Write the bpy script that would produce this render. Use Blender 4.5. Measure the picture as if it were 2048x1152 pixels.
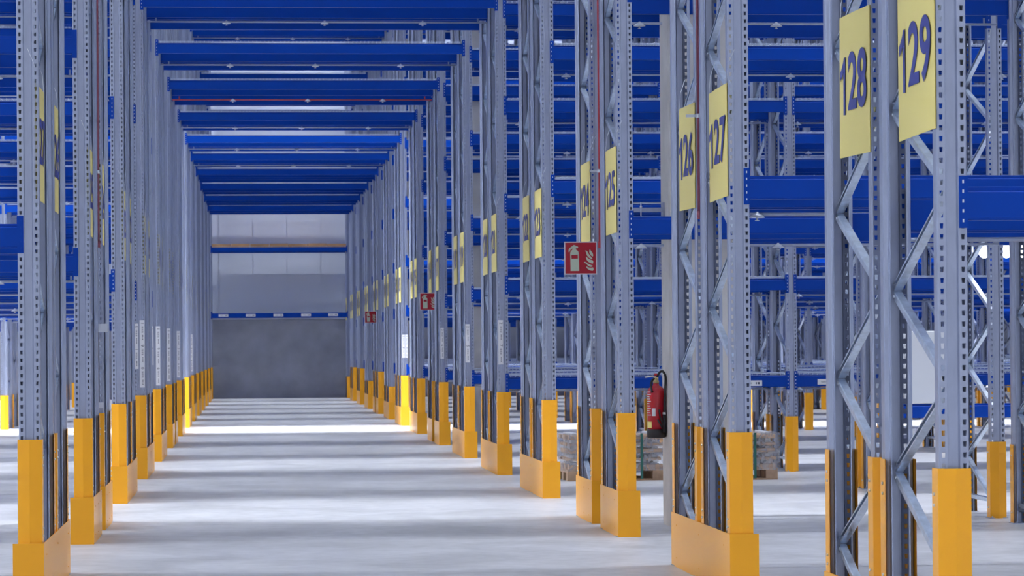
import bpy, math, random
from mathutils import Vector, Matrix
random.seed(7)
scene = bpy.context.scene
for o in list(bpy.data.objects): bpy.data.objects.remove(o)
COL = scene.collection

# ------------------------------------------------------------------ camera
F_PX, PPY, HC = 5700.0, 650.0, 1.63
yaw, pitch, roll = 0.0905473, 0.0080890, 0.0074872
fw = Vector((math.sin(yaw)*math.cos(pitch), math.cos(yaw)*math.cos(pitch), math.sin(pitch)))
rt = Vector((math.cos(yaw), -math.sin(yaw), 0)); up = rt.cross(fw)
r2 = rt*math.cos(roll) - up*math.sin(roll); u2 = rt*math.sin(roll) + up*math.cos(roll)
cd = bpy.data.cameras.new('camera'); cam = bpy.data.objects.new('camera', cd); COL.objects.link(cam)
cd.sensor_fit = 'HORIZONTAL'; cd.sensor_width = 36; cd.lens = F_PX/2048*36
cd.shift_x = 0; cd.shift_y = (PPY-576)/2048
cd.clip_start = .1; cd.clip_end = 400
cam.matrix_world = Matrix(((r2.x,u2.x,-fw.x,0),(r2.y,u2.y,-fw.y,0),(r2.z,u2.z,-fw.z,HC),(0,0,0,1)))
cd.dof.use_dof = True; cd.dof.focus_distance = 20; cd.dof.aperture_fstop = 10
scene.camera = cam
def proj(X, Y, Z):
    P = Vector((X, Y, Z-HC)); d = P.dot(fw)
    return 1024+F_PX*P.dot(r2)/d, PPY-F_PX*P.dot(u2)/d

# ------------------------------------------------------------------ light
w = bpy.data.worlds.new('world'); scene.world = w; w.use_nodes = True
w.node_tree.nodes['Background'].inputs[0].default_value = (.78, .84, 1, 1)
w.node_tree.nodes['Background'].inputs[1].default_value = 0.7
scene.view_settings.view_transform = 'Standard'; scene.view_settings.look = 'None'
scene.view_settings.exposure = 0.18; scene.view_settings.gamma = 1
scene.view_settings.use_curve_mapping = False

# rows: (front depth, has widened gap for the column)
ROWS = [(129,12.80,0),(127,18.54,0),(125,24.30,1),(123,30.71,0),(121,36.47,0),(119,42.17,0),(117,47.98,1),
        (115,54.44,0),(113,60.37,0),(111,65.86,0),(109,71.50,1),(107,77.83,0),(105,83.81,0),(103,89.68,0),(101,95.48,0)]
FD = 1.2                                   # frame depth
def back_off(c): return 1.94 if c else 1.40
STRIP_W = {58.7: 9.0}
LIGHTS = []
def strip_light(y, x0, x1, power, col=(.87,.92,1)):
    l = bpy.data.lights.new('strip_light', 'AREA'); l.shape = 'RECTANGLE'; l.size = x1-x0-.2; l.size_y = .10
    l.energy = power; l.color = col
    o = bpy.data.objects.new('strip_lamp', l); COL.objects.link(o)
    LIGHTS.append((y, x0, x1, o)); return o
aisles = []
for i, (n, y, c) in enumerate(ROWS[:-1]):
    a = y + back_off(c) + FD; b = ROWS[i+1][1]; aisles.append((a+b)/2)
# aisle lamps are switched to different levels; the aisle of the eighth row is fully lit
AISLE_P = [.6, .7, 1.35, .65, 1.2, .7, .65, 4.6, .75, .75, .75, .75, .75, .75]
LYS = [-6, 1, 7.5, 11.0]+aisles
for y, p in zip(LYS, [.8, .8, .8, .7]+AISLE_P):
    strip_light(y, -44, -3.0, 5600*p); strip_light(y, 2, 28, 2700*p)

# ------------------------------------------------------------------ materials
def mat(name, col, rough=.5, metal=0, spec=.5, noise=None, bump=None, emit=None, coat=0):
    m = bpy.data.materials.new(name); m.use_nodes = True; nt = m.node_tree; b = nt.nodes['Principled BSDF']
    b.inputs['Base Color'].default_value = (*col, 1); b.inputs['Roughness'].default_value = rough
    b.inputs['Metallic'].default_value = metal; b.inputs['Specular IOR Level'].default_value = spec
    b.inputs['Coat Weight'].default_value = coat
    if emit: b.inputs['Emission Color'].default_value = (*emit[0], 1); b.inputs['Emission Strength'].default_value = emit[1]
    if noise or bump:
        tc = nt.nodes.new('ShaderNodeTexCoord'); mp = nt.nodes.new('ShaderNodeMapping'); nt.links.new(tc.outputs['Object'], mp.inputs[0])
    if noise:
        sc, amt, det, stretch = noise; mp.inputs['Scale'].default_value = stretch
        n = nt.nodes.new('ShaderNodeTexNoise'); n.inputs['Scale'].default_value = sc; n.inputs['Detail'].default_value = det
        nt.links.new(mp.outputs[0], n.inputs['Vector'])
        r = nt.nodes.new('ShaderNodeMapRange'); r.inputs[1].default_value = .3; r.inputs[2].default_value = .7
        r.inputs[3].default_value = 1-amt; r.inputs[4].default_value = 1+amt; nt.links.new(n.outputs['Fac'], r.inputs[0])
        mx = nt.nodes.new('ShaderNodeVectorMath'); mx.operation = 'SCALE'; mx.inputs[0].default_value = col
        nt.links.new(r.outputs[0], mx.inputs['Scale']); nt.links.new(mx.outputs[0], b.inputs['Base Color'])
    if bump:
        sc, st = bump; n = nt.nodes.new('ShaderNodeTexNoise'); n.inputs['Scale'].default_value = sc; n.inputs['Detail'].default_value = 5
        nt.links.new(tc.outputs['Object'], n.inputs['Vector']); bp = nt.nodes.new('ShaderNodeBump'); bp.inputs['Strength'].default_value = st
        bp.inputs['Distance'].default_value = .01; nt.links.new(n.outputs['Fac'], bp.inputs['Height']); nt.links.new(bp.outputs[0], b.inputs['Normal'])
    return m
GALV = mat('galvanised_steel', (.38,.42,.54), .34, .65, noise=(30, .05, 3, (1,1,.3)))
BRACE = mat('galvanised_brace', (.56,.64,.76), .30, .75, noise=(25, .15, 3, (1,1,1)))
BLUE = mat('blue_paint', (.0004,.043,.32), .36, 0, .14)
YEL = mat('yellow_paint', (.95,.42,.015), .32, 0, .35)
SIGNY = mat('sign_yellow', (.83,.70,.22), .5)
NAVY = mat('sign_navy', (.02,.03,.22), .5)
WIRE = mat('wire_zinc', (.68,.76,.88), .35, .6)
CONC = mat('concrete', (.38,.40,.46), .8, noise=(1.5,.14,8,(1,1,1)), bump=(20,.3))
COLC = mat('column_concrete', (.64,.62,.60), .75, noise=(3,.10,8,(1,1,1)), bump=(15,.3))
PANEL = mat('wall_panel_white', (.68,.73,.84), .55)
CEIL = mat('ceiling_white', (.6,.62,.66), .7)
WOOD = mat('wood', (.62,.42,.27), .7, noise=(6,.25,6,(1,8,1)))
BROWN = mat('brown_board', (.40,.22,.10), .7, noise=(2,.3,6,(1,8,1)))
RED = mat('red_paint', (.55,.008,.02), .25, coat=.4)
PIPER = mat('pipe_red', (.50,.05,.07), .4)
PIPED = mat('pipe_reflected_red', (.26,.06,.10), .4)  # darker red stands for red reflected on the upright steel
BLACK = mat('black_rubber', (.012,.012,.016), .45)
WHITE = mat('white_label', (.80,.80,.82), .5)
INK = mat('label_ink', (.08,.08,.12), .6)
SIGNR = mat('sign_red', (.42,.004,.018), .4)
GLOW = mat('sign_pale_green', (.60,.68,.52), .5)
BRASS = mat('brass', (.75,.60,.30), .3, .8)
STEEL = mat('bolt_steel', (.75,.78,.82), .3, .9)
GREYP = mat('grey_board', (.62,.64,.68), .5)
GREEN = mat('green_strap', (.02,.16,.12), .4)
LAMP = mat('lamp_glass', (1,1,1), .3, emit=((1,.97,.9), 60))
STRIP = mat('strip_glass', (1,1,1), .3, emit=((.85,.92,1), 4))
# film
FILM = bpy.data.materials.new('stretch_film'); FILM.use_nodes = True; nt = FILM.node_tree
for n in list(nt.nodes): nt.nodes.remove(n)
out = nt.nodes.new('ShaderNodeOutputMaterial'); mix = nt.nodes.new('ShaderNodeMixShader'); tr = nt.nodes.new('ShaderNodeBsdfTransparent')
gl = nt.nodes.new('ShaderNodeBsdfPrincipled'); gl.inputs['Base Color'].default_value = (.75,.78,.85,1); gl.inputs['Roughness'].default_value = .12
no = nt.nodes.new('ShaderNodeTexNoise'); no.inputs['Scale'].default_value = 9; no.inputs['Detail'].default_value = 6; no.inputs['Distortion'].default_value = 1.5
tc = nt.nodes.new('ShaderNodeTexCoord'); nt.links.new(tc.outputs['Object'], no.inputs['Vector'])
mr = nt.nodes.new('ShaderNodeMapRange'); mr.inputs[1].default_value = .4; mr.inputs[2].default_value = .7; mr.inputs[3].default_value = .12; mr.inputs[4].default_value = .58
nt.links.new(no.outputs['Fac'], mr.inputs[0]); nt.links.new(mr.outputs[0], mix.inputs[0])
bp = nt.nodes.new('ShaderNodeBump'); bp.inputs['Strength'].default_value = 1; bp.inputs['Distance'].default_value = .03
nt.links.new(no.outputs['Fac'], bp.inputs['Height']); nt.links.new(bp.outputs[0], gl.inputs['Normal'])
nt.links.new(tr.outputs[0], mix.inputs[1]); nt.links.new(gl.outputs[0], mix.inputs[2]); nt.links.new(mix.outputs[0], out.inputs[0])
# floor
FLOOR = bpy.data.materials.new('polished_concrete_floor'); FLOOR.use_nodes = True; nt = FLOOR.node_tree; b = nt.nodes['Principled BSDF']; b.inputs['Specular IOR Level'].default_value = .35
tc = nt.nodes.new('ShaderNodeTexCoord')
def fnoise(scale, det, dist=0):
    n = nt.nodes.new('ShaderNodeTexNoise'); n.inputs['Scale'].default_value = scale; n.inputs['Detail'].default_value = det
    n.inputs['Distortion'].default_value = dist; nt.links.new(tc.outputs['Object'], n.inputs['Vector']); return n
def frange(n, a, b_, c, d):
    r = nt.nodes.new('ShaderNodeMapRange'); r.inputs[1].default_value = a; r.inputs[2].default_value = b_; r.inputs[3].default_value = c; r.inputs[4].default_value = d
    nt.links.new(n.outputs[0], r.inputs[0]); return r
n1 = fnoise(.8, 9, .9); n2 = fnoise(7, 6); n3 = fnoise(.25, 4, 1)
r1 = frange(n1, .3, .7, .78, 1.14); r2_ = frange(n2, .3, .7, .90, 1.08)  # concrete mottling, contrast raised to stand for thin shadow streaks
mu = nt.nodes.new('ShaderNodeMath'); mu.operation = 'MULTIPLY'; nt.links.new(r1.outputs[0], mu.inputs[0]); nt.links.new(r2_.outputs[0], mu.inputs[1])
sc = nt.nodes.new('ShaderNodeVectorMath'); sc.operation = 'SCALE'; sc.inputs[0].default_value = (.50,.50,.52); nt.links.new(mu.outputs[0], sc.inputs['Scale'])
nt.links.new(sc.outputs[0], b.inputs['Base Color'])
rr = frange(n3, .3, .7, .36, .52); nt.links.new(rr.outputs[0], b.inputs['Roughness'])
bp = nt.nodes.new('ShaderNodeBump'); bp.inputs['Strength'].default_value = .25; bp.inputs['Distance'].default_value = .004
nt.links.new(n2.outputs[0], bp.inputs['Height']); nt.links.new(bp.outputs[0], b.inputs['Normal'])

# ------------------------------------------------------------------ mesh helpers
class MB:
    def __init__(s): s.v = []; s.f = []; s.sm = []; s.mi = {}
    def quad(s, *pts, smooth=False):
        k = len(s.v); s.v += [tuple(p) for p in pts]; s.f.append(tuple(range(k, k+len(pts)))); s.sm.append(smooth)
    def box(s, x0, x1, y0, y1, z0, z1):
        k = len(s.v)
        s.v += [(x0,y0,z0),(x1,y0,z0),(x1,y1,z0),(x0,y1,z0),(x0,y0,z1),(x1,y0,z1),(x1,y1,z1),(x0,y1,z1)]
        for f in ((0,3,2,1),(4,5,6,7),(0,1,5,4),(1,2,6,5),(2,3,7,6),(3,0,4,7)): s.f.append(tuple(k+i for i in f)); s.sm.append(False)
    def bevbox(s, x0, x1, y0, y1, z0, z1, b=.004):
        # box with its horizontal long edges (along x) chamfered
        pr = [(y0+b,z0),(y1-b,z0),(y1,z0+b),(y1,z1-b),(y1-b,z1),(y0+b,z1),(y0,z1-b),(y0,z0+b)]
        s.prism_x(pr, x0, x1)
    def prism_x(s, pr, x0, x1):
        k = len(s.v); n = len(pr)
        s.v += [(x0,y,z) for y, z in pr]+[(x1,y,z) for y, z in pr]
        for i in range(n): j = (i+1) % n; s.f.append((k+i,k+n+i,k+n+j,k+j)); s.sm.append(False)
        s.f.append(tuple(k+i for i in range(n))); s.f.append(tuple(k+n+i for i in range(n-1,-1,-1))); s.sm += [False]*2
    def tube(s, pts, r, n=8, caps=True, smooth=True):
        pts = [Vector(p) for p in pts]; k = len(s.v); m = len(pts)
        rs = r if isinstance(r, (list, tuple)) else [r]*m
        ref = None
        for i, p in enumerate(pts):
            d = (pts[min(i+1,m-1)]-pts[max(i-1,0)]).normalized()
            if ref is None: ref = Vector((0,0,1)) if abs(d.z) < .9 else Vector((1,0,0))
            a = d.cross(ref).normalized(); c = a.cross(d).normalized(); ref = c
            for j in range(n):
                t = 2*math.pi*j/n; q = p+(a*math.cos(t)+c*math.sin(t))*rs[i]; s.v.append(tuple(q))
        for i in range(m-1):
            for j in range(n):
                j2 = (j+1) % n; s.f.append((k+i*n+j, k+i*n+j2, k+(i+1)*n+j2, k+(i+1)*n+j)); s.sm.append(smooth)
        if caps:
            s.f.append(tuple(k+j for j in range(n-1,-1,-1))); s.f.append(tuple(k+(m-1)*n+j for j in range(n))); s.sm += [False]*2
    def lathe(s, pr, c, n=24, smooth=True):     # pr: (r, z)
        k = len(s.v); m = len(pr)
        for r, z in pr:
            for j in range(n): t = 2*math.pi*j/n; s.v.append((c[0]+r*math.cos(t), c[1]+r*math.sin(t), c[2]+z))
        for i in range(m-1):
            for j in range(n): j2 = (j+1) % n; s.f.append((k+i*n+j,k+i*n+j2,k+(i+1)*n+j2,k+(i+1)*n+j)); s.sm.append(smooth)
        s.f.append(tuple(k+j for j in range(n-1,-1,-1))); s.f.append(tuple(k+(m-1)*n+j for j in range(n))); s.sm += [False]*2
    def poly(s, pts, y, d=.002, plane='XZ'):     # flat polygon with thickness, facing -y (XZ) from front y-d to y
        k = len(s.v); n = len(pts)
        s.v += [(a, y-d, c) for a, c in pts]+[(a, y, c) for a, c in pts]
        s.f.append(tuple(k+i for i in range(n))); s.f.append(tuple(k+n+i for i in range(n-1,-1,-1))); s.sm += [False]*2
        for i in range(n): j = (i+1) % n; s.f.append((k+i,k+n+i,k+n+j,k+j)); s.sm.append(False)
    def steel(s, k): s.mi[k] = len(s.f)          # faces added since k are bare steel
    def mesh(s, name, m):
        me = bpy.data.meshes.new(name); me.from_pydata(s.v, [], s.f); me.materials.append(m)
        me.polygons.foreach_set('use_smooth', s.sm)
        if s.mi:
            me.materials.append(STEEL)
            for a, b_ in s.mi.items():
                for i in range(a, b_): me.polygons[i].material_index = 1
        me.update(); return me
def obj(name, me, parent=None, loc=(0,0,0), rz=0, m=None):
    if isinstance(me, MB): me = me.mesh(name, m)
    o = bpy.data.objects.new(name, me); COL.objects.link(o); o.location = loc; o.rotation_euler = (0,0,rz)
    if parent: o.parent = parent
    return o
def empty(name, loc, rz=0):
    o = bpy.data.objects.new(name, None); o.empty_display_size = .1; COL.objects.link(o); o.location = loc; o.rotation_euler = (0,0,rz); return o
def tag(o, label, cat=None, group=None, kind=None):
    if label: o['label'] = label
    if cat: o['category'] = cat
    if group: o['group'] = group
    if kind: o['kind'] = kind
    return o
def struct(name, mb, m):
    o = obj(name, mb, m=m); o['kind'] = 'structure'; return o
def text_mesh(txt, size, m, extr=.0015, off=.0):
    cu = bpy.data.curves.new('t', 'FONT'); cu.body = txt; cu.size = size; cu.extrude = extr; cu.offset = off
    cu.align_x = 'CENTER'; cu.align_y = 'CENTER'; cu.resolution_u = 6
    t = bpy.data.objects.new('t', cu); COL.objects.link(t); bpy.context.view_layer.update()
    me = bpy.data.meshes.new_from_object(t.evaluated_get(bpy.context.evaluated_depsgraph_get()))
    bpy.data.objects.remove(t); bpy.data.curves.remove(cu); me.materials.clear(); me.materials.append(m); return me
ORD = ['first','second','third','fourth','fifth','sixth','seventh','eighth','ninth','tenth','eleventh','twelfth','thirteenth','fourteenth','fifteenth']

# ------------------------------------------------------------------ structure
YW = 96.95
mb = MB(); mb.quad((-46,-14,0),(32,-14,0),(32,YW+.3,0),(-46,YW+.3,0)); struct('floor', mb, FLOOR)
mb = MB(); mb.box(-46,32,YW,YW+.3,0,2.66); struct('wall_back', mb, CONC)
mb = MB(); mb.box(-46,32,YW+.06,YW+.3,2.66,14.3)
x = -46
while x < 32: mb.box(x+.01, x+1.14, YW+.03, YW+.06, 2.66, 14.3); x += 1.15
struct('wall_back', mb, PANEL)
mb = MB(); mb.box(-46.3,-46,-14,YW+.3,0,14.3); struct('wall_left', mb, PANEL)
mb = MB(); mb.box(32,32.3,-14,YW+.3,0,14.3); struct('wall_right', mb, PANEL)
mb = MB(); mb.box(-46.3,32.3,-14,YW+.3,14.3,14.6); struct('ceiling', mb, CEIL)

for q, (y, x0, x1, lo) in enumerate(LIGHTS):
    i = q//2; L = x1-x0
    mb = MB(); mb.box(0, L, -.12, .12, 13.7, 13.84)
    for xx in (.1, L/2, L-.1): mb.box(xx-.02, xx+.02,-.02,.02,13.84,14.29)
    if i < len(LIGHTS)//2-1: mb.box(0, L, -.12, -.112, 13.10, 13.7); mb.box(0, L, .112, .12, 13.10, 13.7)  # side skirts added to the housing to keep light within the aisle
    o = obj('strip_luminaire', mb, m=GREYP, loc=(x0,y,0))
    where = (['the floor behind the camera','the floor at the camera','the floor ahead of the camera','the aisle before the first rack row'][i] if i < 4 else 'the aisle behind the %s rack row' % ORD[i-4])
    tag(o, 'long ceiling strip luminaire %s of the tunnel over %s' % ('right' if q % 2 else 'left', where), 'light', 'ceiling strip luminaires')
    mb = MB(); mb.box(.05, L-.05, -.05, .05, 13.69, 13.70); d = obj('diffuser', mb, o, m=STRIP)
    lo.parent = o; lo.location = (L/2, 0, 13.66)

# ------------------------------------------------------------------ upright profile
HU = 12.9; PITCH = .05
PW = .14
PROF = [(.029,.113),(.024,.115),(.022,.113),(.022,.092),(.018,.086),(.003,.078),(0,.074),(0,.006),(.0018,.0018),(.006,0),
        (.039,0),(.0425,.002),(.0455,.013),(.048,.014),(.090,.014),(.0925,.013),(.0985,.0015),(.101,0),
        (.134,0),(.1382,.0018),(.14,.006),(.14,.074),(.137,.078),(.122,.086),(.118,.092),(.118,.113),(.116,.115),(.111,.113)]
def upright_mb(H):
    mb = MB()
    for i in range(len(PROF)-1):
        a, b_ = PROF[i], PROF[i+1]
        if (a, b_) in (((.006,0),(.039,0)), ((.101,0),(.134,0))): continue
        mb.quad((a[0],a[1],0),(b_[0],b_[1],0),(b_[0],b_[1],H),(a[0],a[1],H))
    n = int(H/PITCH)
    for x0, x1 in ((.006,.039),(.101,.134)):
        c = (x0+x1)/2 - (.002 if x0 < .07 else -.002); hw, hw2, hh = .0085, .0065, .012
        for i in range(n):
            z0 = i*PITCH; z1 = z0+PITCH; zc = (z0+z1)/2; k = len(mb.v)
            mb.v += [(x0,0,z0),(x1,0,z0),(x1,0,z1),(x0,0,z1),(c-hw2,0,zc-hh),(c+hw2,0,zc-hh),(c+hw,0,zc+hh),(c-hw,0,zc+hh),
                     (c-hw2,.003,zc-hh),(c+hw2,.003,zc-hh),(c+hw,.003,zc+hh),(c-hw,.003,zc+hh)]
            for f in ((0,1,5,4),(1,2,6,5),(2,3,7,6),(3,0,4,7),(4,5,9,8),(5,6,10,9),(6,7,11,10),(7,4,8,11)): mb.f.append(tuple(k+j for j in f)); mb.sm.append(False)
        mb.quad((x0,0,n*PITCH),(x1,0,n*PITCH),(x1,0,H),(x0,0,H))
    return mb
UP = upright_mb(HU); UPM = UP.mesh('upright', GALV)
def brace_mb(h0, h1, ya=.085, yb=1.115, xo=.045, fl=1):
    mb = MB(); d = Vector((0, yb-ya, h1-h0)); L = d.length; d.normalize(); nrm = Vector((0, -d.z, d.y)); o_ = Vector((xo, ya, h0)); W = .040; D = .042*fl
    def P(l, n, x): return o_+d*l+nrm*n+Vector((x,0,0))
    e = .004*fl; pr = [(-W/2+.010,D),(-W/2,D),(-W/2,e),(-W/2+.004,0),(W/2-.004,0),(W/2,e),(W/2,D),(W/2-.010,D)]
    for i in range(len(pr)-1):
        a, b_ = pr[i], pr[i+1]; mb.quad(P(0,*a),P(0,*b_),P(L,*b_),P(L,*a))
    for l in (.02, L-.02):                       # bolt heads
        kk = len(mb.f); c = P(l, 0, -.004); mb.tube([c, c+Vector((.006,0,0))], .010, 6); mb.steel(kk)
    return mb
NB = 28
BH = [(.58-.45+.45*i) for i in range(NB)]
def brace_spans():
    r = []; h = .10; rear = True                  # rear node at .13, front node at .58 ...
    for i in range(NB-1):
        a, b_ = h, h+.45
        r.append((a, b_, rear)); h = b_; rear = not rear
    return r
SP = brace_spans()
BR_UP = brace_mb(.0, .41); BR_DN = brace_mb(.41, .0, xo=.092, fl=-1)
BRU = BR_UP.mesh('brace', BRACE); BRD = BR_DN.mesh('brace', BRACE)
TIE = brace_mb(.16, .16); TIEM = TIE.mesh('tie_bar', BRACE)
FOOT = MB(); FOOT.box(-.02,.16,-.02,.13,0,.006); FOOT.tube([(.01,-.008,.006),(.01,-.008,.02)],.008,6); FOOT.tube([(.13,.122,.006),(.13,.122,.02)],.008,6)
FOOTM = FOOT.mesh('foot_plate', GALV)
SPC = MB(); SPC.box(.03,.11,.0,.2,0,.04); SPCM = SPC.mesh('row_spacer', GALV)
def guard_mesh(H, z0=.0):
    mb = MB(); pr = [(-.008,.11),(-.008,-.002),(-.0065,-.005),(.069,-.034),(.071,-.034),(.1465,-.005),(.148,-.002),(.148,.11)]
    inn = [(-.004,.11),(-.004,-.002),(.070,-.030),(.144,-.002),(.144,.11)]
    for P, fl in ((pr, 0), (inn, 1)):
        for i in range(len(P)-1):
            a, b_ = P[i], P[i+1]; mb.quad((a[0],a[1],z0),(b_[0],b_[1],z0),(b_[0],b_[1],H),(a[0],a[1],H))
    k = len(mb.v)
    for a, b_, c, d in ((0,1,1,0),(1,3,2,1),(3,5,3,2),(5,6,4,3)) : pass
    rim = [(pr[0],inn[0]),(pr[1],inn[1]),(pr[3],inn[2]),(pr[6],inn[3]),(pr[7],inn[4])]
    for i in range(4):
        a, b_ = rim[i], rim[i+1]; mb.quad((*a[0],H),(*b_[0],H),(*b_[1],H),(*a[1],H))
    for xx in (-.008, .148):
        s = -1 if xx < 0 else 1
        for h in (H-.12, H-.17, z0+.44, z0+.49) if H > .8 else (H-.1, z0+.1):
            kk = len(mb.f); mb.tube([(xx,.06,h),(xx+s*.007,.06,h)], .008, 6); mb.steel(kk)
    return mb.mesh('column_guard', YEL)
GM = {1.064: guard_mesh(1.064), .76: guard_mesh(.76), .717: guard_mesh(.717)}
# whole frame in one mesh, for the far ones
FARM = MB()
def add_tr(dst, src, dx=0, dy=0, dz=0, rot=False):
    k = len(dst.v)
    for v in src.v:
        x_, y_ = (PW-v[0], -v[1]) if rot else (v[0], v[1])
        dst.v.append((x_+dx, y_+dy, v[2]+dz))
    dst.f += [tuple(k+i for i in f) for f in src.f]; dst.sm += src.sm
def frame_mesh():
    m = MB(); add_tr(m, UP); add_tr(m, UP, dy=FD, rot=True)
    for a, b_, rear in SP: add_tr(m, BR_DN if rear else BR_UP, dz=a+.02)
    return m
FARMESH = frame_mesh().mesh('upright_frame', GALV)
DETAIL_Z = 50
def frame(X, Y, flip, guards, label, spacer=False, sub=None):
    """X,Y: left front corner; flip: frame turned round so its node pattern is mirrored"""
    root = None
    if Y < DETAIL_Z:
        root = empty('upright_frame', (X, Y, 0))
        u1 = obj('upright', UPM, root); u2_ = obj('upright', UPM, root, (PW, FD, 0), math.pi)
        obj('tie_bar', TIEM, root); obj('foot_plate', FOOTM, u1); obj('foot_plate', FOOTM, u2_)
        for a, b_, rear in SP:
            if flip: rear = not rear
            obj('diagonal_brace', BRD if rear else BRU, root, (0,0,a+.02))
        gp = (u1, u2_)
    else:
        root = obj('upright_frame', FARMESH, None, (X, Y, 0))
        if flip: root.rotation_euler[2] = math.pi; root.location = (X+PW, Y+FD, 0)
    tag(root, label, 'rack frame', 'galvanised rack upright frames')
    if guards[0]: obj('column_guard', GM[guards[0]], root)
    if guards[1]: obj('column_guard', GM[guards[1]], root, (PW, FD, 0), math.pi)
    if spacer:
        for h in (1.18, 3.0, 5.2, 8.0): obj('row_spacer', SPCM, root, (0, FD, h))
    return root

# ------------------------------------------------------------------ bays
XR, XL = 3.123, -1.508            # left edges of the tunnel uprights
BAY = 3.76
def line_x(k):                   # k>=1 right of tunnel, k<=0 left
    return XR+BAY*(k-1) if k >= 1 else XL+BAY*k
def levels(n, k):
    if k == 0:
        return [2.915, 5.11, 9.3] if n == 101 else [6.21, 9.2, 12.0]
    if k > 0:
        return {129:[2.405],127:[2.805],125:[2.805,4.84],123:[3.507,4.96,6.4]}.get(n, [1.305,2.558,3.616,4.87,6.118,7.4,8.7,10.0,11.3,12.5])
    return {129:[2.505],127:[2.505],125:[2.505,4.35],123:[2.505,4.355,6.3]}.get(n, [2.51,4.76,6.27,7.8,9.3,10.8,12.3])
HB = .155
def beam_mb(L, ph=.24, det=True):
    """beam with end plates. origin: left upright's right edge, front face y=0, z=0 at plate top"""
    mb = MB(); t = -.05; b_ = t-HB
    mb.prism_x([(0,b_+.006),(.005,b_),(.045,b_),(.05,b_+.006),(.05,t-.004),(.046,t),(.024,t),(.020,t-.002),(.020,t-.022),(.004,t-.022),(0,t-.026)], .003, L-.003)
    mb.prism_x([(-.001,b_+.012),(.0,b_+.010),(.0,b_+.014)], .003, L-.003)
    pls = []
    for s, x0 in ((1, 0), (-1, L)):
        pl = MB(); pls.append(pl)
        a, c = sorted((x0-s*.038, x0+s*.004)); pl.box(a, c, -.0045, -.0005, -ph, 0)
        a, c = sorted((x0+s*.0, x0+s*.004)); pl.box(a, c, -.0005, .055, -ph, 0)
        if det:
            for i in range(5):
                z = -.025-.045*i; kk = len(pl.f); pl.box(x0-s*.019-.0035, x0-s*.019+.0035, -.0065, -.0045, z-.009, z+.006); pl.steel(kk)
    return mb, pls
BM = {}
def beam_meshes(L):
    if L not in BM:
        a, p = beam_mb(L); BM[L] = (a.mesh('rack_rail', BLUE), [q.mesh('end_plate', BLUE) for q in p], a, p)
    return BM[L]
LT = round(line_x(1)-(XL+PW), 3); LB = round(BAY-PW, 3)
def wire_deck_mb(L):
    mb = MB(); n = int(L/.059); r = .0028
    def bar(p, q, up_):
        p = Vector(p); q = Vector(q); d = (q-p).normalized(); a = d.cross(up_).normalized()*r; c = up_*r; k = len(mb.v)
        for e in (p, q): mb.v += [tuple(e+a-c), tuple(e-a-c), tuple(e-a+c), tuple(e+a+c)]
        for f in ((0,1,5,4),(1,2,6,5),(2,3,7,6),(3,0,4,7)): mb.f.append(tuple(k+i for i in f)); mb.sm.append(False)
    Z = Vector((0,0,1)); Yv = Vector((0,1,0))
    for i in range(n):
        x_ = (i+.5)*L/n
        if i % 15 == 14: continue
        bar((x_,.012,.028),(x_,FD-.012,.028), Z)
        bar((x_,.012,0),(x_,.012,.031), Yv); bar((x_,FD-.012,0),(x_,FD-.012,.031), Yv)
    for j in range(11): y_ = .012+j*(FD-.024)/10; bar((.02,y_,.024),(L-.02,y_,.024), Z)
    for j in range(4): x_ = (j+.5)*L/4; bar((x_-.0,.05,.012),(x_,FD-.05,.012), Z)
    mb.box(.02,L-.02,.010,.013,-.001,.002)
    return mb
DK = {L: wire_deck_mb(L) for L in (LT, LB)}
DKM = {L: DK[L].mesh('wire_mesh_shelf', WIRE) for L in DK}
def pipe_mb(L):
    mb = MB(); mb.tube([(.0,0,0),(L,0,0)], .012, 8)
    for x_ in (.12, L-.12): mb.box(x_-.01, x_+.01, -.004, .004, .0, .06)
    return mb
HEAD = MB(); HEAD.lathe([(.054,-.012),(.056,-.010),(.034,.010),(.012,.022),(.010,.03)], (0,0,0), 16); HEAD.lathe([(.006,-.035),(.016,-.034),(.016,-.030),(.006,-.028),(.008,-.01)], (0,0,0), 10)
HEADM = HEAD.mesh('sprinkler_head', STEEL)
PIPEM = {L: pipe_mb(L) for L in (LT, LB)}
PM = {(L, c): PIPEM[L].mesh('sprinkler_pipe', GALV if c == 0 else PIPER) for L in (LT, LB) for c in (0, 1)}

def bayname(k):
    if k == 0: return 'over the tunnel'
    if k > 0: return '%s bay right of tunnel' % ORD[k-1]
    return '%s bay left of tunnel' % ORD[-k-1]
def rackname(ri, back):
    if ROWS[ri][0] == 101: return 'rack against far wall'
    return '%s rack of %s double row' % ('rear' if back else 'front', ORD[ri])
def linename(k): return ('%s upright line right of tunnel' % ORD[k-1]) if k >= 1 else ('%s upright line left of tunnel' % ORD[-k])
NUMW = ['one','two','three','four','five','six','seven','eight','nine','ten']

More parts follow.
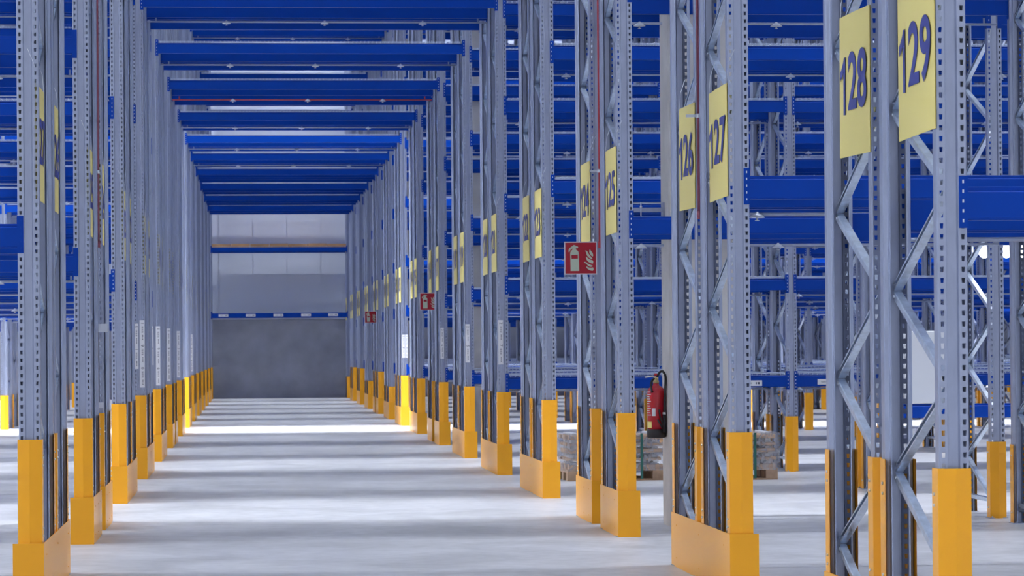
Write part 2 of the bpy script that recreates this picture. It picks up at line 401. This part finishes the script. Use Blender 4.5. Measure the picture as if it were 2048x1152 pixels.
beams, decks, pipes = [], [], []
used_lines = set()
def gheight(n, k):
    if k in (0, 1):
        if n == 101: return .717 if k == 1 else 1.064
        return .76 if (n in (111, 107) and k == 1) else 1.064
    return .717
for ri, (n, y0, colgap) in enumerate(ROWS):
    racks = [(y0+.02, 0)] if n == 101 else [(y0+.02, 0), (y0+back_off(colgap), 1)]
    for yf, back in racks:
        top = HC + 712/F_PX*(yf+FD)+.35
        ks = []
        for k in range(-3, 9):
            x0 = line_x(k)+PW; L = LT if k == 0 else LB
            u0 = proj(x0, yf, 2)[0]; u1 = proj(x0+L, yf+FD, 2)[0]; u1b = proj(x0+L, yf, 2)[0]; u0b = proj(x0, yf+FD, 2)[0]
            if max(u1, u1b) < 0 or min(u0, u0b) > 2048: continue
            ks.append(k)
            for li, lv in enumerate(levels(n, k)):
                if lv-.3 > top: continue
                if k > 0 and n == 123 and k == 2 and li == 0 and back == 0: beams.append((x0, yf, 1.033, L, 0, k, ri, back, -1))
                beams.append((x0, yf, lv, L, 0, k, ri, back, li))
                beams.append((x0, yf+FD, lv, L, 1, k, ri, back, li))
                if n <= 123: decks.append((x0, yf, lv-.05, L, k, ri, back, li))
                if back == 0 and n != 101: pipes.append((x0, (y0+.02+FD + y0+back_off(colgap))/2, lv-.245, L, k, ri, li))
        for k in ks: used_lines.add((ri, back, k)); used_lines.add((ri, back, k+1))
        if n == 129: used_lines.discard((ri, back, 2)); used_lines.discard((ri, back, 0))
for ri, back, k in sorted(used_lines):
    n, y0, cg = ROWS[ri]; yf = y0+back_off(cg) if back else y0+.02
    g = gheight(n, k); num = n-1 if back else n
    if k in (0, 1): lab = 'galvanised upright frame with yellow guards, %s edge of tunnel, %s' % ('right' if k == 1 else 'left', rackname(ri, back))
    else: lab = 'galvanised upright frame, %s, %s' % (linename(k), rackname(ri, back))
    frame(line_x(k), yf, bool(back), (g, g), lab, spacer=(not back and not cg and n != 101))

def cost(x0, y, z, L):
    a = proj(x0, y, z); b_ = proj(x0+L, y, z)
    vis = max(0, min(2048, b_[0])-max(0, a[0])); return vis/y*(1 if -30 < a[1] < 1152 else .01)
def ranked(lst, n):
    s = sorted(range(len(lst)), key=lambda i: -cost(lst[i][0], lst[i][1], lst[i][2], lst[i][3])); return set(s[:n])
keep = ranked(beams, 300); rest_b = MB(); nrest = 0
for i, (x0, y, lv, L, rear, k, ri, back, li) in enumerate(beams):
    bm, pm, a, p = beam_meshes(L)
    if i in keep:
        if rear: o = obj('rack_rail', bm, None, (x0+L, y, lv), math.pi)
        else: o = obj('rack_rail', bm, None, (x0, y, lv))
        for q in pm: obj('end_plate', q, o)
        lvn = 'low board' if li < 0 else 'level '+NUMW[li]
        tag(o, 'blue %s beam, %s, %s, %s' % ('rear' if rear else 'front', lvn, bayname(k), rackname(ri, back)), 'rack rail', 'blue rails of the pallet racks')
    else:
        for src in (a, *p):
            kk = len(rest_b.v)
            for v in src.v: rest_b.v.append((x0+L-v[0], y-v[1], v[2]+lv) if rear else (v[0]+x0, v[1]+y, v[2]+lv))
            rest_b.f += [tuple(kk+q for q in f) for f in src.f]; rest_b.sm += src.sm
        nrest += 1
if nrest: tag(obj('rack_rail', rest_b, m=BLUE), 'far blue rack beams massed behind the nearer rack rows', 'rack rail', None, 'stuff')
keep = ranked(decks, 300); rest_d = MB(); nd = 0
for i, (x0, y, z, L, k, ri, back, li) in enumerate(decks):
    if i in keep:
        o = obj('wire_mesh_shelf', DKM[L], None, (x0, y, z)); tag(o, 'wire mesh deck, level %s, %s, %s' % (NUMW[li], bayname(k), rackname(ri, back)), 'wire shelf', 'galvanised wire mesh decks on the beams')
    else: add_tr(rest_d, DK[L], x0, y, z); nd += 1
if nd: tag(obj('wire_mesh_shelf', rest_d, m=WIRE), 'far wire mesh decks massed behind the nearer racks', 'wire shelf', None, 'stuff')
keep = ranked(pipes, 120)
for i, (x0, y, z, L, k, ri, li) in enumerate(pipes):
    if i not in keep: continue
    red = 1 if ROWS[ri][0] == 117 and k == 0 else 0
    o = obj('sprinkler_pipe', PM[(L, red)], None, (x0, y, z))
    tag(o, '%s sprinkler pipe, level %s, %s, flue of %s double row' % ('red' if red else 'steel', NUMW[li], bayname(k), ORD[ri]), 'pipe', 'sprinkler pipes between the back to back racks')
    for hx in ((-.325,.968,2.268) if k == 0 else (x0+.28, x0+1.55, x0+2.85)): obj('sprinkler_head', HEADM, o, (hx-x0, 0, -.012))

# ------------------------------------------------------------------ end barriers
def barrier_mesh(W, D, side):        # origin left front floor corner; side=+1: long plate at x=W (left of tunnel), -1: at x=0
    mb = MB(); t = .005; H = .397
    mb.box(0, W, 0, t, 0, H); mb.box(0, W, D-t, D, 0, H)
    if side > 0: mb.box(W-t, W, t, D-t, 0, H)
    else: mb.box(0, t, t, D-t, 0, H)
    xs = W if side > 0 else 0; s = side
    for yy in (.25, D*.5, D-.25):
        for h in (.07, .31): mb.tube([(xs, yy, h), (xs+s*.003, yy, h)], .005, 6)
    return mb.mesh('end_barrier', YEL)
for ri, (n, y0, cg) in enumerate(ROWS):
    if n == 101: spans = []
    elif cg: spans = [(y0, 1.27, 'front part of '), (y0+1.91, 1.30, 'rear part of ')]
    else: spans = [(y0, 2.635, '')]
    for yy, D, w_ in spans:
        for side, xx, wd in ((-1, 3.107, .193), (1, -1.547, .198)):
            if n == 129 and side == 1: continue
            o = obj('end_barrier', barrier_mesh(wd, D, side), None, (xx, yy-.022, 0))
            tag(o, 'yellow low steel barrier wrapping %s%s double row, %s of tunnel' % (w_, ORD[ri], 'right' if side < 0 else 'left'), 'barrier', 'yellow end of row barriers')

# ------------------------------------------------------------------ number signs
for ri, (n, y0, cg) in enumerate(ROWS):
    for back in (0, 1):
        if n == 101 and back: continue
        yf = y0+back_off(cg) if back else y0+.02; num = n-back
        for side in (1, -1):
            if side == -1 and n == 129: continue
            X = 3.117 if side == 1 else -1.386
            yc = yf+.365; zc = 2.99; S = .745
            tilt = {128:.02,129:-.012,126:.015,127:-.012}.get(num, 0) if side == 1 else 0
            mb = MB(); N = 6
            for i in range(N):
                for a, b_ in ((i/N, (i+1)/N),):
                    f = lambda t: .004*math.sin(t*math.pi)*-side
                    mb.quad((f(a),-S/2+S*a,-S/2),(f(b_),-S/2+S*b_,-S/2),(f(b_),-S/2+S*b_,S/2),(f(a),-S/2+S*a,S/2))
                    mb.quad((f(a)+side*.003,-S/2+S*a,S/2),(f(b_)+side*.003,-S/2+S*b_,S/2),(f(b_)+side*.003,-S/2+S*b_,-S/2),(f(a)+side*.003,-S/2+S*a,-S/2))
            o = obj('number_sign', mb, None, (X, yc, zc), m=SIGNY); o.rotation_euler = (tilt, 0, 0)
            tag(o, 'yellow sign reading %d, %s of the tunnel, on %s' % (num, 'right' if side == 1 else 'left', rackname(ri, back)), 'sign', 'yellow row number signs')
            ez = (math.pi/2, 0, -math.pi/2 if side == 1 else math.pi/2)
            tm = text_mesh(str(num)[1:], .415, NAVY, .0006, .008)
            t = obj('numeral', tm, o); t.rotation_euler = ez; t.scale = (1.10, 1, 1); t.location = (-side*.008, -side*.098, 0)
            mb = MB(); P = [(-.222,.151),(-.194,.151),(-.194,-.151),(-.236,-.151),(-.236,.078),(-.262,.055),(-.318,.032),(-.318,.078),(-.282,.096),(-.246,.124)]
            k_ = len(P); mb.v += [(a, b_, .0006) for a, b_ in P]+[(a, b_, -.0006) for a, b_ in P]
            mb.f.append(tuple(range(k_-1,-1,-1))); mb.f.append(tuple(range(k_, 2*k_))); mb.sm += [False]*2
            for q in range(k_): q2 = (q+1) % k_; mb.f.append((q, q2, k_+q2, k_+q)); mb.sm.append(False)
            t = obj('numeral', mb, o, m=NAVY); t.rotation_euler = ez; t.location = (-side*.008, 0, 0)
            if yf < 40:
                mb = MB()
                for q in (-1, 1):
                    mb.tube([(0,q*(S/2-.02),S/2-.01),(side*.01,q*(S/2-.01),S/2+.12),(side*.05,q*(S/2+.03),S/2+.22)], .002, 4)
                obj('hanging_wire', mb, o, m=STEEL)

# ------------------------------------------------------------------ fire extinguisher signs
def smooth_poly(pts, it=2):
    for _ in range(it):
        q = []
        for i in range(len(pts)):
            a, b_ = pts[i], pts[(i+1) % len(pts)]
            q += [(a[0]*.75+b_[0]*.25, a[1]*.75+b_[1]*.25), (a[0]*.25+b_[0]*.75, a[1]*.25+b_[1]*.75)]
        pts = q
    return pts
FX = lambda u: (u-592)/610*.30; FZ = lambda v: (530-v)/620*.30
BOT = [(400,775),(395,440),(402,405),(425,380),(438,365),(438,345),(405,370),(388,395),(380,420),(365,415),(362,380),(378,345),(405,320),(440,298),(455,280),(490,280),(500,300),(530,302),(545,318),(545,330),(525,345),(500,340),(500,365),(530,385),(550,410),(557,440),(562,775)]
FL = [[(765,355),(785,395),(825,440),(828,505),(800,495),(765,455),(752,410)],
      [(675,385),(705,390),(725,410),(745,455),(790,510),(820,545),(790,548),(740,520),(705,470),(695,420)],
      [(690,490),(725,530),(770,560),(828,575),(828,640),(790,630),(730,600),(695,550)],
      [(640,605),(690,600),(730,640),(790,665),(822,680),(795,700),(740,690),(700,640)],
      [(695,685),(740,710),(790,715),(832,705),(832,772),(780,772),(730,745),(700,715)]]
for n, (X, y, k) in {'a': (3.012, 26.12, 2), 'b': (3.056, 49.80, 6), 'c': (3.01, 73.35, 10)}.items():
    root = empty('fire_sign', (X, y, 2.455))
    tag(root, 'red sign with extinguisher and flame symbols, %s of three along the right side' % {'a':'nearest','b':'middle','c':'farthest'}[n], 'sign', 'red fire extinguisher signs')
    mb = MB(); mb.box(-.152,.152,0,.004,-.152,.152); obj('sign_border', mb, root, m=WHITE)
    mb = MB(); mb.box(-.142,.142,-.003,0,-.142,.142); obj('sign_plate', mb, root, m=SIGNR)
    mb = MB(); mb.poly([(FX(a), FZ(b_)) for a, b_ in BOT][::-1], -.004, .001); obj('extinguisher_symbol', mb, root, m=GLOW)
    mb = MB(); mb.poly([(FX(a), FZ(b_)) for a, b_ in ((418,472),(535,470),(537,540),(420,542))], -.006, .001); obj('red_band', mb, root, m=SIGNR)
    mb = MB()
    for P in FL: mb.poly(smooth_poly([(FX(a), FZ(b_)) for a, b_ in P], 1), -.004, .001)
    obj('flame_symbol', mb, root, m=GLOW)
    mb = MB(); mb.box(.06,.15,.004,.02,-.02,.02); mb.box(.12,.16,.004,.10,-.02,.02); obj('bracket', mb, root, m=GALV)

# ------------------------------------------------------------------ concrete columns in the widened gaps
for j, (n, y) in enumerate(((125, 25.56), (117, 49.24), (109, 72.76))):
    mb = MB(); c = .015; x0, x1, y0_, y1 = 3.752, 4.35, y, y+.50
    pr = [(x0+c,y0_),(x1-c,y0_),(x1,y0_+c),(x1,y1-c),(x1-c,y1),(x0+c,y1),(x0,y1-c),(x0,y0_+c)]
    for i in range(8): a, b_ = pr[i], pr[(i+1) % 8]; mb.quad((*a,0),(*b_,0),(*b_,14.3),(*a,14.3))
    o = obj('concrete_column', mb, m=COLC); tag(o, 'square pale concrete column in gap of the %s double rack row' % ORD[[2,6,10][j]], 'column', 'concrete columns between the racks')

# ------------------------------------------------------------------ fire extinguisher on the nearest column
ex = empty('fire_extinguisher', (3.664, 25.84, .80))
tag(ex, 'red fire extinguisher with black hose hung on the nearest concrete column', 'fire extinguisher')
R = .083
mb = MB(); mb.lathe([(R,.07),(R,.40),(R*.97,.425),(R*.85,.45),(R*.6,.468),(.03,.478),(.026,.50)], (0,0,0), 32); obj('cylinder_body', mb, ex, m=RED)
mb = MB(); mb.lathe([(R*.9,0),(R*1.06,.006),(R*1.06,.075),(R,.08)], (0,0,0), 32); obj('base_skirt', mb, ex, m=BLACK)
mb = MB(); mb.lathe([(.028,.498),(.028,.52),(.02,.525),(.018,.545)], (0,0,0), 16); mb.box(-.02,.02,-.015,.015,.53,.555); v = obj('valve', mb, ex, m=BRASS)
mb = MB(); mb.tube([(0,0,.56),(-.05,0,.562),(-.10,0,.553)], .007, 8); obj('lever', mb, v, m=WHITE)
mb = MB(); mb.tube([(-.015,0,.575),(.02,0,.575)], .014, 8); obj('safety_cap', mb, v, m=RED)
def arc_pts(P, n=24):
    P = [Vector(p) for p in P]; P = [P[0]]+P+[P[-1]]; o_ = []
    for i in range(1, len(P)-2):
        for s in range(n):
            t = s/n; a, b_, c, d = P[i-1:i+3]
            o_.append(.5*((2*b_)+(c-a)*t+(2*a-5*b_+4*c-d)*t*t+(3*b_-a-3*c+d)*t**3))
    o_.append(P[-2]); return o_
mb = MB(); mb.tube(arc_pts([(.01,-.02,.56),(.03,-.05,.60),(.055,-.075,.605),(.075,-.09,.55),(.068,-.095,.40),(.06,-.095,.20)], 8), .011, 10)
mb.tube(arc_pts([(-.02,-.02,.54),(-.045,-.06,.52),(-.055,-.068,.47),(-.05,-.095,.42)], 8), [.010]*24+[.014], 10); obj('hose', mb, ex, m=BLACK)
mb = MB(); mb.tube([(.06,-.095,.22),(.06,-.095,.05)], [.014,.017], 10); mb.tube([(.06,-.096,.08),(.02,-.10,.20),(.015,-.098,.26)], .008, 8); mb.tube([(.04,-.10,.09),(.0,-.10,.17)], .007, 8); obj('nozzle', mb, ex, m=BLACK)
mb = MB(); mb.tube([(.06,-.095,.215),(.06,-.095,.235)], .015, 10); obj('hose_clip', mb, ex, m=WHITE)
def wrap(z0, z1, a0, a1, m, name, parent, r=R+.0012):
    mb = MB(); N = 8
    for i in range(N):
        t0 = a0+(a1-a0)*i/N; t1 = a0+(a1-a0)*(i+1)/N
        mb.quad((r*math.cos(t0),r*math.sin(t0),z0),(r*math.cos(t1),r*math.sin(t1),z0),(r*math.cos(t1),r*math.sin(t1),z1),(r*math.cos(t0),r*math.sin(t0),z1))
    return obj(name, mb, parent, m=m)
d2 = math.radians
for i in range(11): wrap(.205+i*.021, .212+i*.021, d2(185), d2(228-(i % 3)*6), WHITE, 'printed_line', ex)
wrap(.20,.27, d2(235), d2(258), WHITE, 'white_label', ex); wrap(.09,.15, d2(190), d2(232), SIGNY, 'yellow_label', ex)
mb = MB(); mb.box(.06,.125,-.02,.02,.10,.13); mb.box(.06,.125,-.02,.02,.36,.39); mb.box(.121,.128,-.03,.03,.08,.42); obj('wall_bracket', mb, ex, m=BLACK)

# strut and rod on the column
mb = MB(); mb.box(3.40,3.735,25.84,25.88,2.865,2.905)
o = obj('support_strut', mb, m=GALV); tag(o, 'galvanised strut bracket with threaded rod, fixed to the nearest concrete column', 'bracket')
mb = MB(); mb.box(3.735,3.751,25.80,25.92,2.82,2.95); obj('wall_plate', mb, o, m=GALV)
mb = MB(); mb.tube([(3.537,25.83,2.80),(3.537,25.83,2.955)], .005, 8); mb.tube([(3.537,25.83,2.905),(3.537,25.83,2.917)], .012, 6); obj('threaded_rod', mb, o, m=STEEL)

# red vertical pipes in the flues
for X, y, zb, lab in ((3.184, 26.06, 2.575, 'red vertical pipe ending above nearest extinguisher sign'), (3.131, 19.85, 2.557, 'dark red pipe standing for red reflected on the upright between signs 126 and 127'),
                  (-1.392, 26.06, 2.6, 'red vertical pipe in third double row, left of tunnel')):
    mb = MB(); mb.tube([(X,y,zb),(X,y,13.5)], .011, 10); mb.tube([(X,y,zb-.03),(X,y,zb+.03)], .017, 10)
    o = obj('riser_pipe', mb, m=PIPER if X > 3.15 else PIPED); tag(o, lab, 'pipe', 'red riser pipes in the flues')
    mb = MB(); mb.tube([(X,y,3.24),(X,y,3.27)], .018, 10); mb.box(X-.006,X+.006,y+.011,y+.05,3.24,3.27); mb.box(X-.09,X,y-.004,y+.004,3.245,3.265); obj('pipe_clamp', mb, o, m=STEEL)

# dark board with two clamps in the left flue of row three
mb = MB(); mb.box(-1.43,-1.38,25.80,25.84,1.17,1.80); o = obj('hose_tube', mb, m=mat('dark_maroon',(.03,.012,.016),.5))
tag(o, 'dark upright tube held by two metal brackets, left of tunnel', 'fitting')
mb = MB(); mb.box(-1.46,-1.30,25.79,25.795,1.83,1.875); mb.box(-1.46,-1.30,25.76,25.79,1.80,1.83); obj('bracket', mb, o, m=STEEL)
mb = MB(); mb.box(-1.46,-1.34,25.79,25.795,1.12,1.15); mb.box(-1.46,-1.34,25.76,25.79,1.15,1.17); obj('bracket', mb, o, m=STEEL)

# ------------------------------------------------------------------ stickers on uprights (vertical label strips)
def label_strip(X, y, z0, z1, chars, wd=.07, lab=''):
    mb = MB(); mb.box(X-wd/2, X+wd/2, y-.0025, y-.001, z0, z1)
    o = obj('label_strip', mb, m=WHITE); tag(o, lab, 'label', 'white barcode strips on the uprights')
    n = len(chars); H = (z1-z0)/n
    ink = MB()
    for i in range(n):
        zt = z1-i*H
        for q in range(7):
            zz = zt-H*.28-q*H*.045; ink.box(X-wd*.10, X+wd*.24, y-.0035, y-.0026, zz-H*.010*(1+q % 2), zz)
        for q in range(4):
            zz = zt-H*.66-q*H*.06; ink.box(X+wd*.0, X+wd*.22, y-.0035, y-.0026, zz-H*.03, zz)
        tm = text_mesh(chars[i], wd*.9, INK, .0004); t = obj('letter', tm, o); t.location = (X+.003, y-.004, zt-H*.14); t.rotation_euler = (math.pi/2, math.pi/2, 0)
    obj('barcode', ink, o, m=INK)
ys = {n: y for n, y, c in ROWS}
def ux(k): return line_x(k)
SR = lambda n: ys[n]+.02
label_strip(ux(1)+.042, SR(121), 1.42, 1.99, '27', .062, 'white barcode strip on right tunnel upright of fifth double row')
label_strip(ux(1)+.044, SR(119), 1.42, 1.99, '25', .062, 'white barcode strip on right tunnel upright of sixth double row')
label_strip(ux(1)+.05, SR(117), 1.46, 1.98, '26', .062, 'white barcode strip on right tunnel upright of seventh double row')
label_strip(ux(1)+.045, SR(113), 1.44, 1.93, '28', .06, 'left of two white barcode strips on ninth double row, right of tunnel')
label_strip(ux(1)+.11, SR(113), 1.44, 1.93, '29', .05, 'right of two white barcode strips on ninth double row, right of tunnel')
label_strip(ux(0)+.026, SR(121), 1.40, 1.977, '51', .055, 'shorter white barcode strip on left tunnel upright of fifth double row')
label_strip(ux(0)+.101, SR(121), 1.164, 2.02, '190', .062, 'longer white barcode strip on left tunnel upright of fifth double row')
label_strip(ux(0)+.02, SR(119), 1.42, 1.99, '12', .05, 'shorter white barcode strip on left tunnel upright of sixth double row')
label_strip(ux(0)+.112, SR(119), 1.12, 1.99, '196', .062, 'longer white barcode strip on left tunnel upright of sixth double row')
label_strip(ux(0)+.095, SR(117), 1.12, 2.0, '196', .062, 'white barcode strip on left tunnel upright of seventh double row')
label_strip(ux(0)+.09, SR(115), 1.12, 2.0, '136', .062, 'white barcode strip on left tunnel upright of eighth double row')
label_strip(ux(0)+.09, SR(111), 1.15, 2.0, '166', .062, 'white barcode strip on left tunnel upright of tenth double row')
# labels on beams
def beam_label(X, y, z, wd, h, lab):
    mb = MB(); mb.box(X, X+wd, y-.0035, y-.0015, z, z+h); o = obj('beam_label', mb, m=WHITE); tag(o, lab, 'label', 'white location labels on beams')
    ink = MB()
    for q in range(9): ink.box(X+wd*.18+q*wd*.035, X+wd*.18+q*wd*.035+wd*.010*(1+q % 2), y-.0045, y-.0036, z+h*.38, z+h*.62)
    ink.box(X+wd*.68, X+wd*.74, y-.0045, y-.0036, z+h*.3, z+h*.7); ink.box(X+wd*.78, X+wd*.88, y-.0045, y-.0036, z+h*.3, z+h*.7)
    obj('barcode', ink, o, m=INK)
yb = SR(101)
for i, u in enumerate((440, 494, 549, 604, 658)):
    beam_label((u-508.5)/5700*yb, yb, 2.745, .32, .085, '%s from left of five white labels on the low beam at far wall' % ORD[i])
beam_label(6.30, SR(121), 1.115, .26, .072, 'white barcode label on low beam left of the fifth row second upright')
beam_label(7.29, SR(121), 1.125, .26, .072, 'white barcode label on low beam right of the fifth row second upright')

# brown boards on the upper beam of the far rack
mb = MB(); L = LT/7
for i in range(7): mb.box(XL+PW+i*L+.005, XL+PW+(i+1)*L-.01, yb+.02, yb+1.15, 5.062, 5.17+.01*(i % 2))
o = obj('wooden_deck', mb, m=BROWN); tag(o, 'brown wooden boards laid on the upper beams of far wall rack', 'wooden boards')

# white board on low beam behind 129
mb = MB(); mb.bevbox(7.10, 7.72, SR(123)+.0, SR(123)+.04, .986, 1.783, .006)
o = obj('white_board', mb, m=GREYP); tag(o, 'plain grey white board standing on a low blue beam behind sign 129', 'board')
mb = MB(); mb.box(7.12,7.14,SR(123)-.004,SR(123),.98,1.77); obj('edge_trim', mb, o, m=WHITE)
mb = MB(); mb.box(7.68,7.70,SR(123)-.004,SR(123),.98,1.77); obj('edge_trim', mb, o, m=WHITE)

# ------------------------------------------------------------------ wrapped pallets
def pallet(X, Y, rz, label):
    root = empty('wooden_pallet', (X, Y, 0), rz); tag(root, label, 'pallet', 'wrapped pallets in the aisle')
    def boards(z0, name, deck=True):
        mb = MB()
        for y_ in (0, .35, .70): mb.box(0, 1.2, y_, y_+.1, z0, z0+.022)
        obj('bottom_board', mb, root, m=WOOD)
        mb = MB()
        for y_ in (0, .35, .70):
            for x_ in (0, .5275, 1.055): mb.box(x_, x_+.145, y_, y_+.1, z0+.022, z0+.10)
        obj('block', mb, root, m=WOOD)
        mb = MB()
        for x_ in (0, .5275, 1.055): mb.box(x_, x_+.145, 0, .8, z0+.10, z0+.122)
        for y_, ww in ((0,.145),(.18,.1),(.3275,.145),(.52,.1),(.655,.145)): mb.box(0, 1.2, y_, y_+ww, z0+.122, z0+.144)
        obj('deck_board', mb, root, m=WOOD)
    boards(0, 'a')
    pr_ = random.Random(int(X*7))
    for lay, z0 in enumerate((.145, .245, .335, .425, .505)):
        for y_ in (.0, .21, .43, .64):
            a = pr_.uniform(0, .03); mb = MB(); mb.bevbox(a, 1.18+a-.02, y_, y_+.16, z0, z0+(.032 if lay % 2 else .05), .003); obj('wrapped_plank', mb, root, m=WOOD)
        mb = MB()
        for x_ in (.06, .40, .76, 1.05): mb.box(x_, x_+.07, .03, .76, z0+(.033 if lay % 2 else .051), z0+.078)
        obj('spacer', mb, root, m=GREYP)
    mb = MB(); rr = random.Random(int(X*10)); NX, NZ = 40, 14
    def ring(t):
        P = 2*(1.24+.84); s = t*P
        if s < 1.24: return (-.02+s, -.02)
        s -= 1.24
        if s < .84: return (1.22, -.02+s)
        s -= .84
        if s < 1.24: return (1.22-s, .82)
        return (-.02, .82-(s-1.24))
    g = [[None]*(NX) for _ in range(NZ)]
    for j in range(NZ):
        for i in range(NX):
            a, c = ring(i/NX); dx, dy = (a-.6), (c-.4); l = math.hypot(dx, dy); k_ = rr.uniform(-.004, .014)
            g[j][i] = (a+dx/l*k_, c+dy/l*k_, .12+(.575-.12)*j/(NZ-1)+rr.uniform(-.005,.005))
    for j in range(NZ-1):
        for i in range(NX):
            i2 = (i+1) % NX; mb.quad(g[j][i], g[j][i2], g[j+1][i2], g[j+1][i], smooth=False)
    mb.quad(*[g[NZ-1][i] for i in range(NX)])
    obj('stretch_film', mb, root, m=FILM)
    mb = MB(); mb.box(.30,.33,-.045,-.04,.02,.575); mb.box(.90,.93,-.045,-.04,.02,.575); obj('strap', mb, root, m=GREEN)
    return root
pallet(3.80, 34.55, .03, 'left film-wrapped stack of wooden pallets, on the floor behind extinguisher')
pallet(5.17, 34.40, -.005, 'right film-wrapped stack of wooden pallets, beside the tall yellow guard')

# ------------------------------------------------------------------ bright work lamps in the lit aisle
yl = ys[125]+back_off(1)+FD+.07
lr = empty('work_light', (7.165, yl, 2.605)); tag(lr, 'row of three glaring round work lamps hung below the blue rail right of sign 129', 'work light')
mb = MB(); mb.box(-.06,.56,-.015,.015,-.012,.012); mb.box(-.02,.01,-.02,.02,.012,.05); mb.box(.48,.51,-.02,.02,.012,.05); obj('mounting_bar', mb, lr, m=GREYP)
for i, x_ in enumerate((0, .221, .396)):
    mb = MB(); mb.tube([(x_,-.02,-.068),(x_,.05,-.068)], [.058,.035], 16); mb.tube([(x_,.0,-.01),(x_,.0,-.04)], .008, 6); h = obj('lamp_head', mb, lr, m=GREYP)
    mb = MB(); mb.tube([(x_,-.028,-.068),(x_,-.021,-.068)], .054, 20); obj('lamp_lens', mb, h, m=LAMP)
print('beams', len(beams), 'decks', len(decks), 'pipes', len(pipes), 'frames', len(used_lines), 'objects', len(bpy.data.objects))
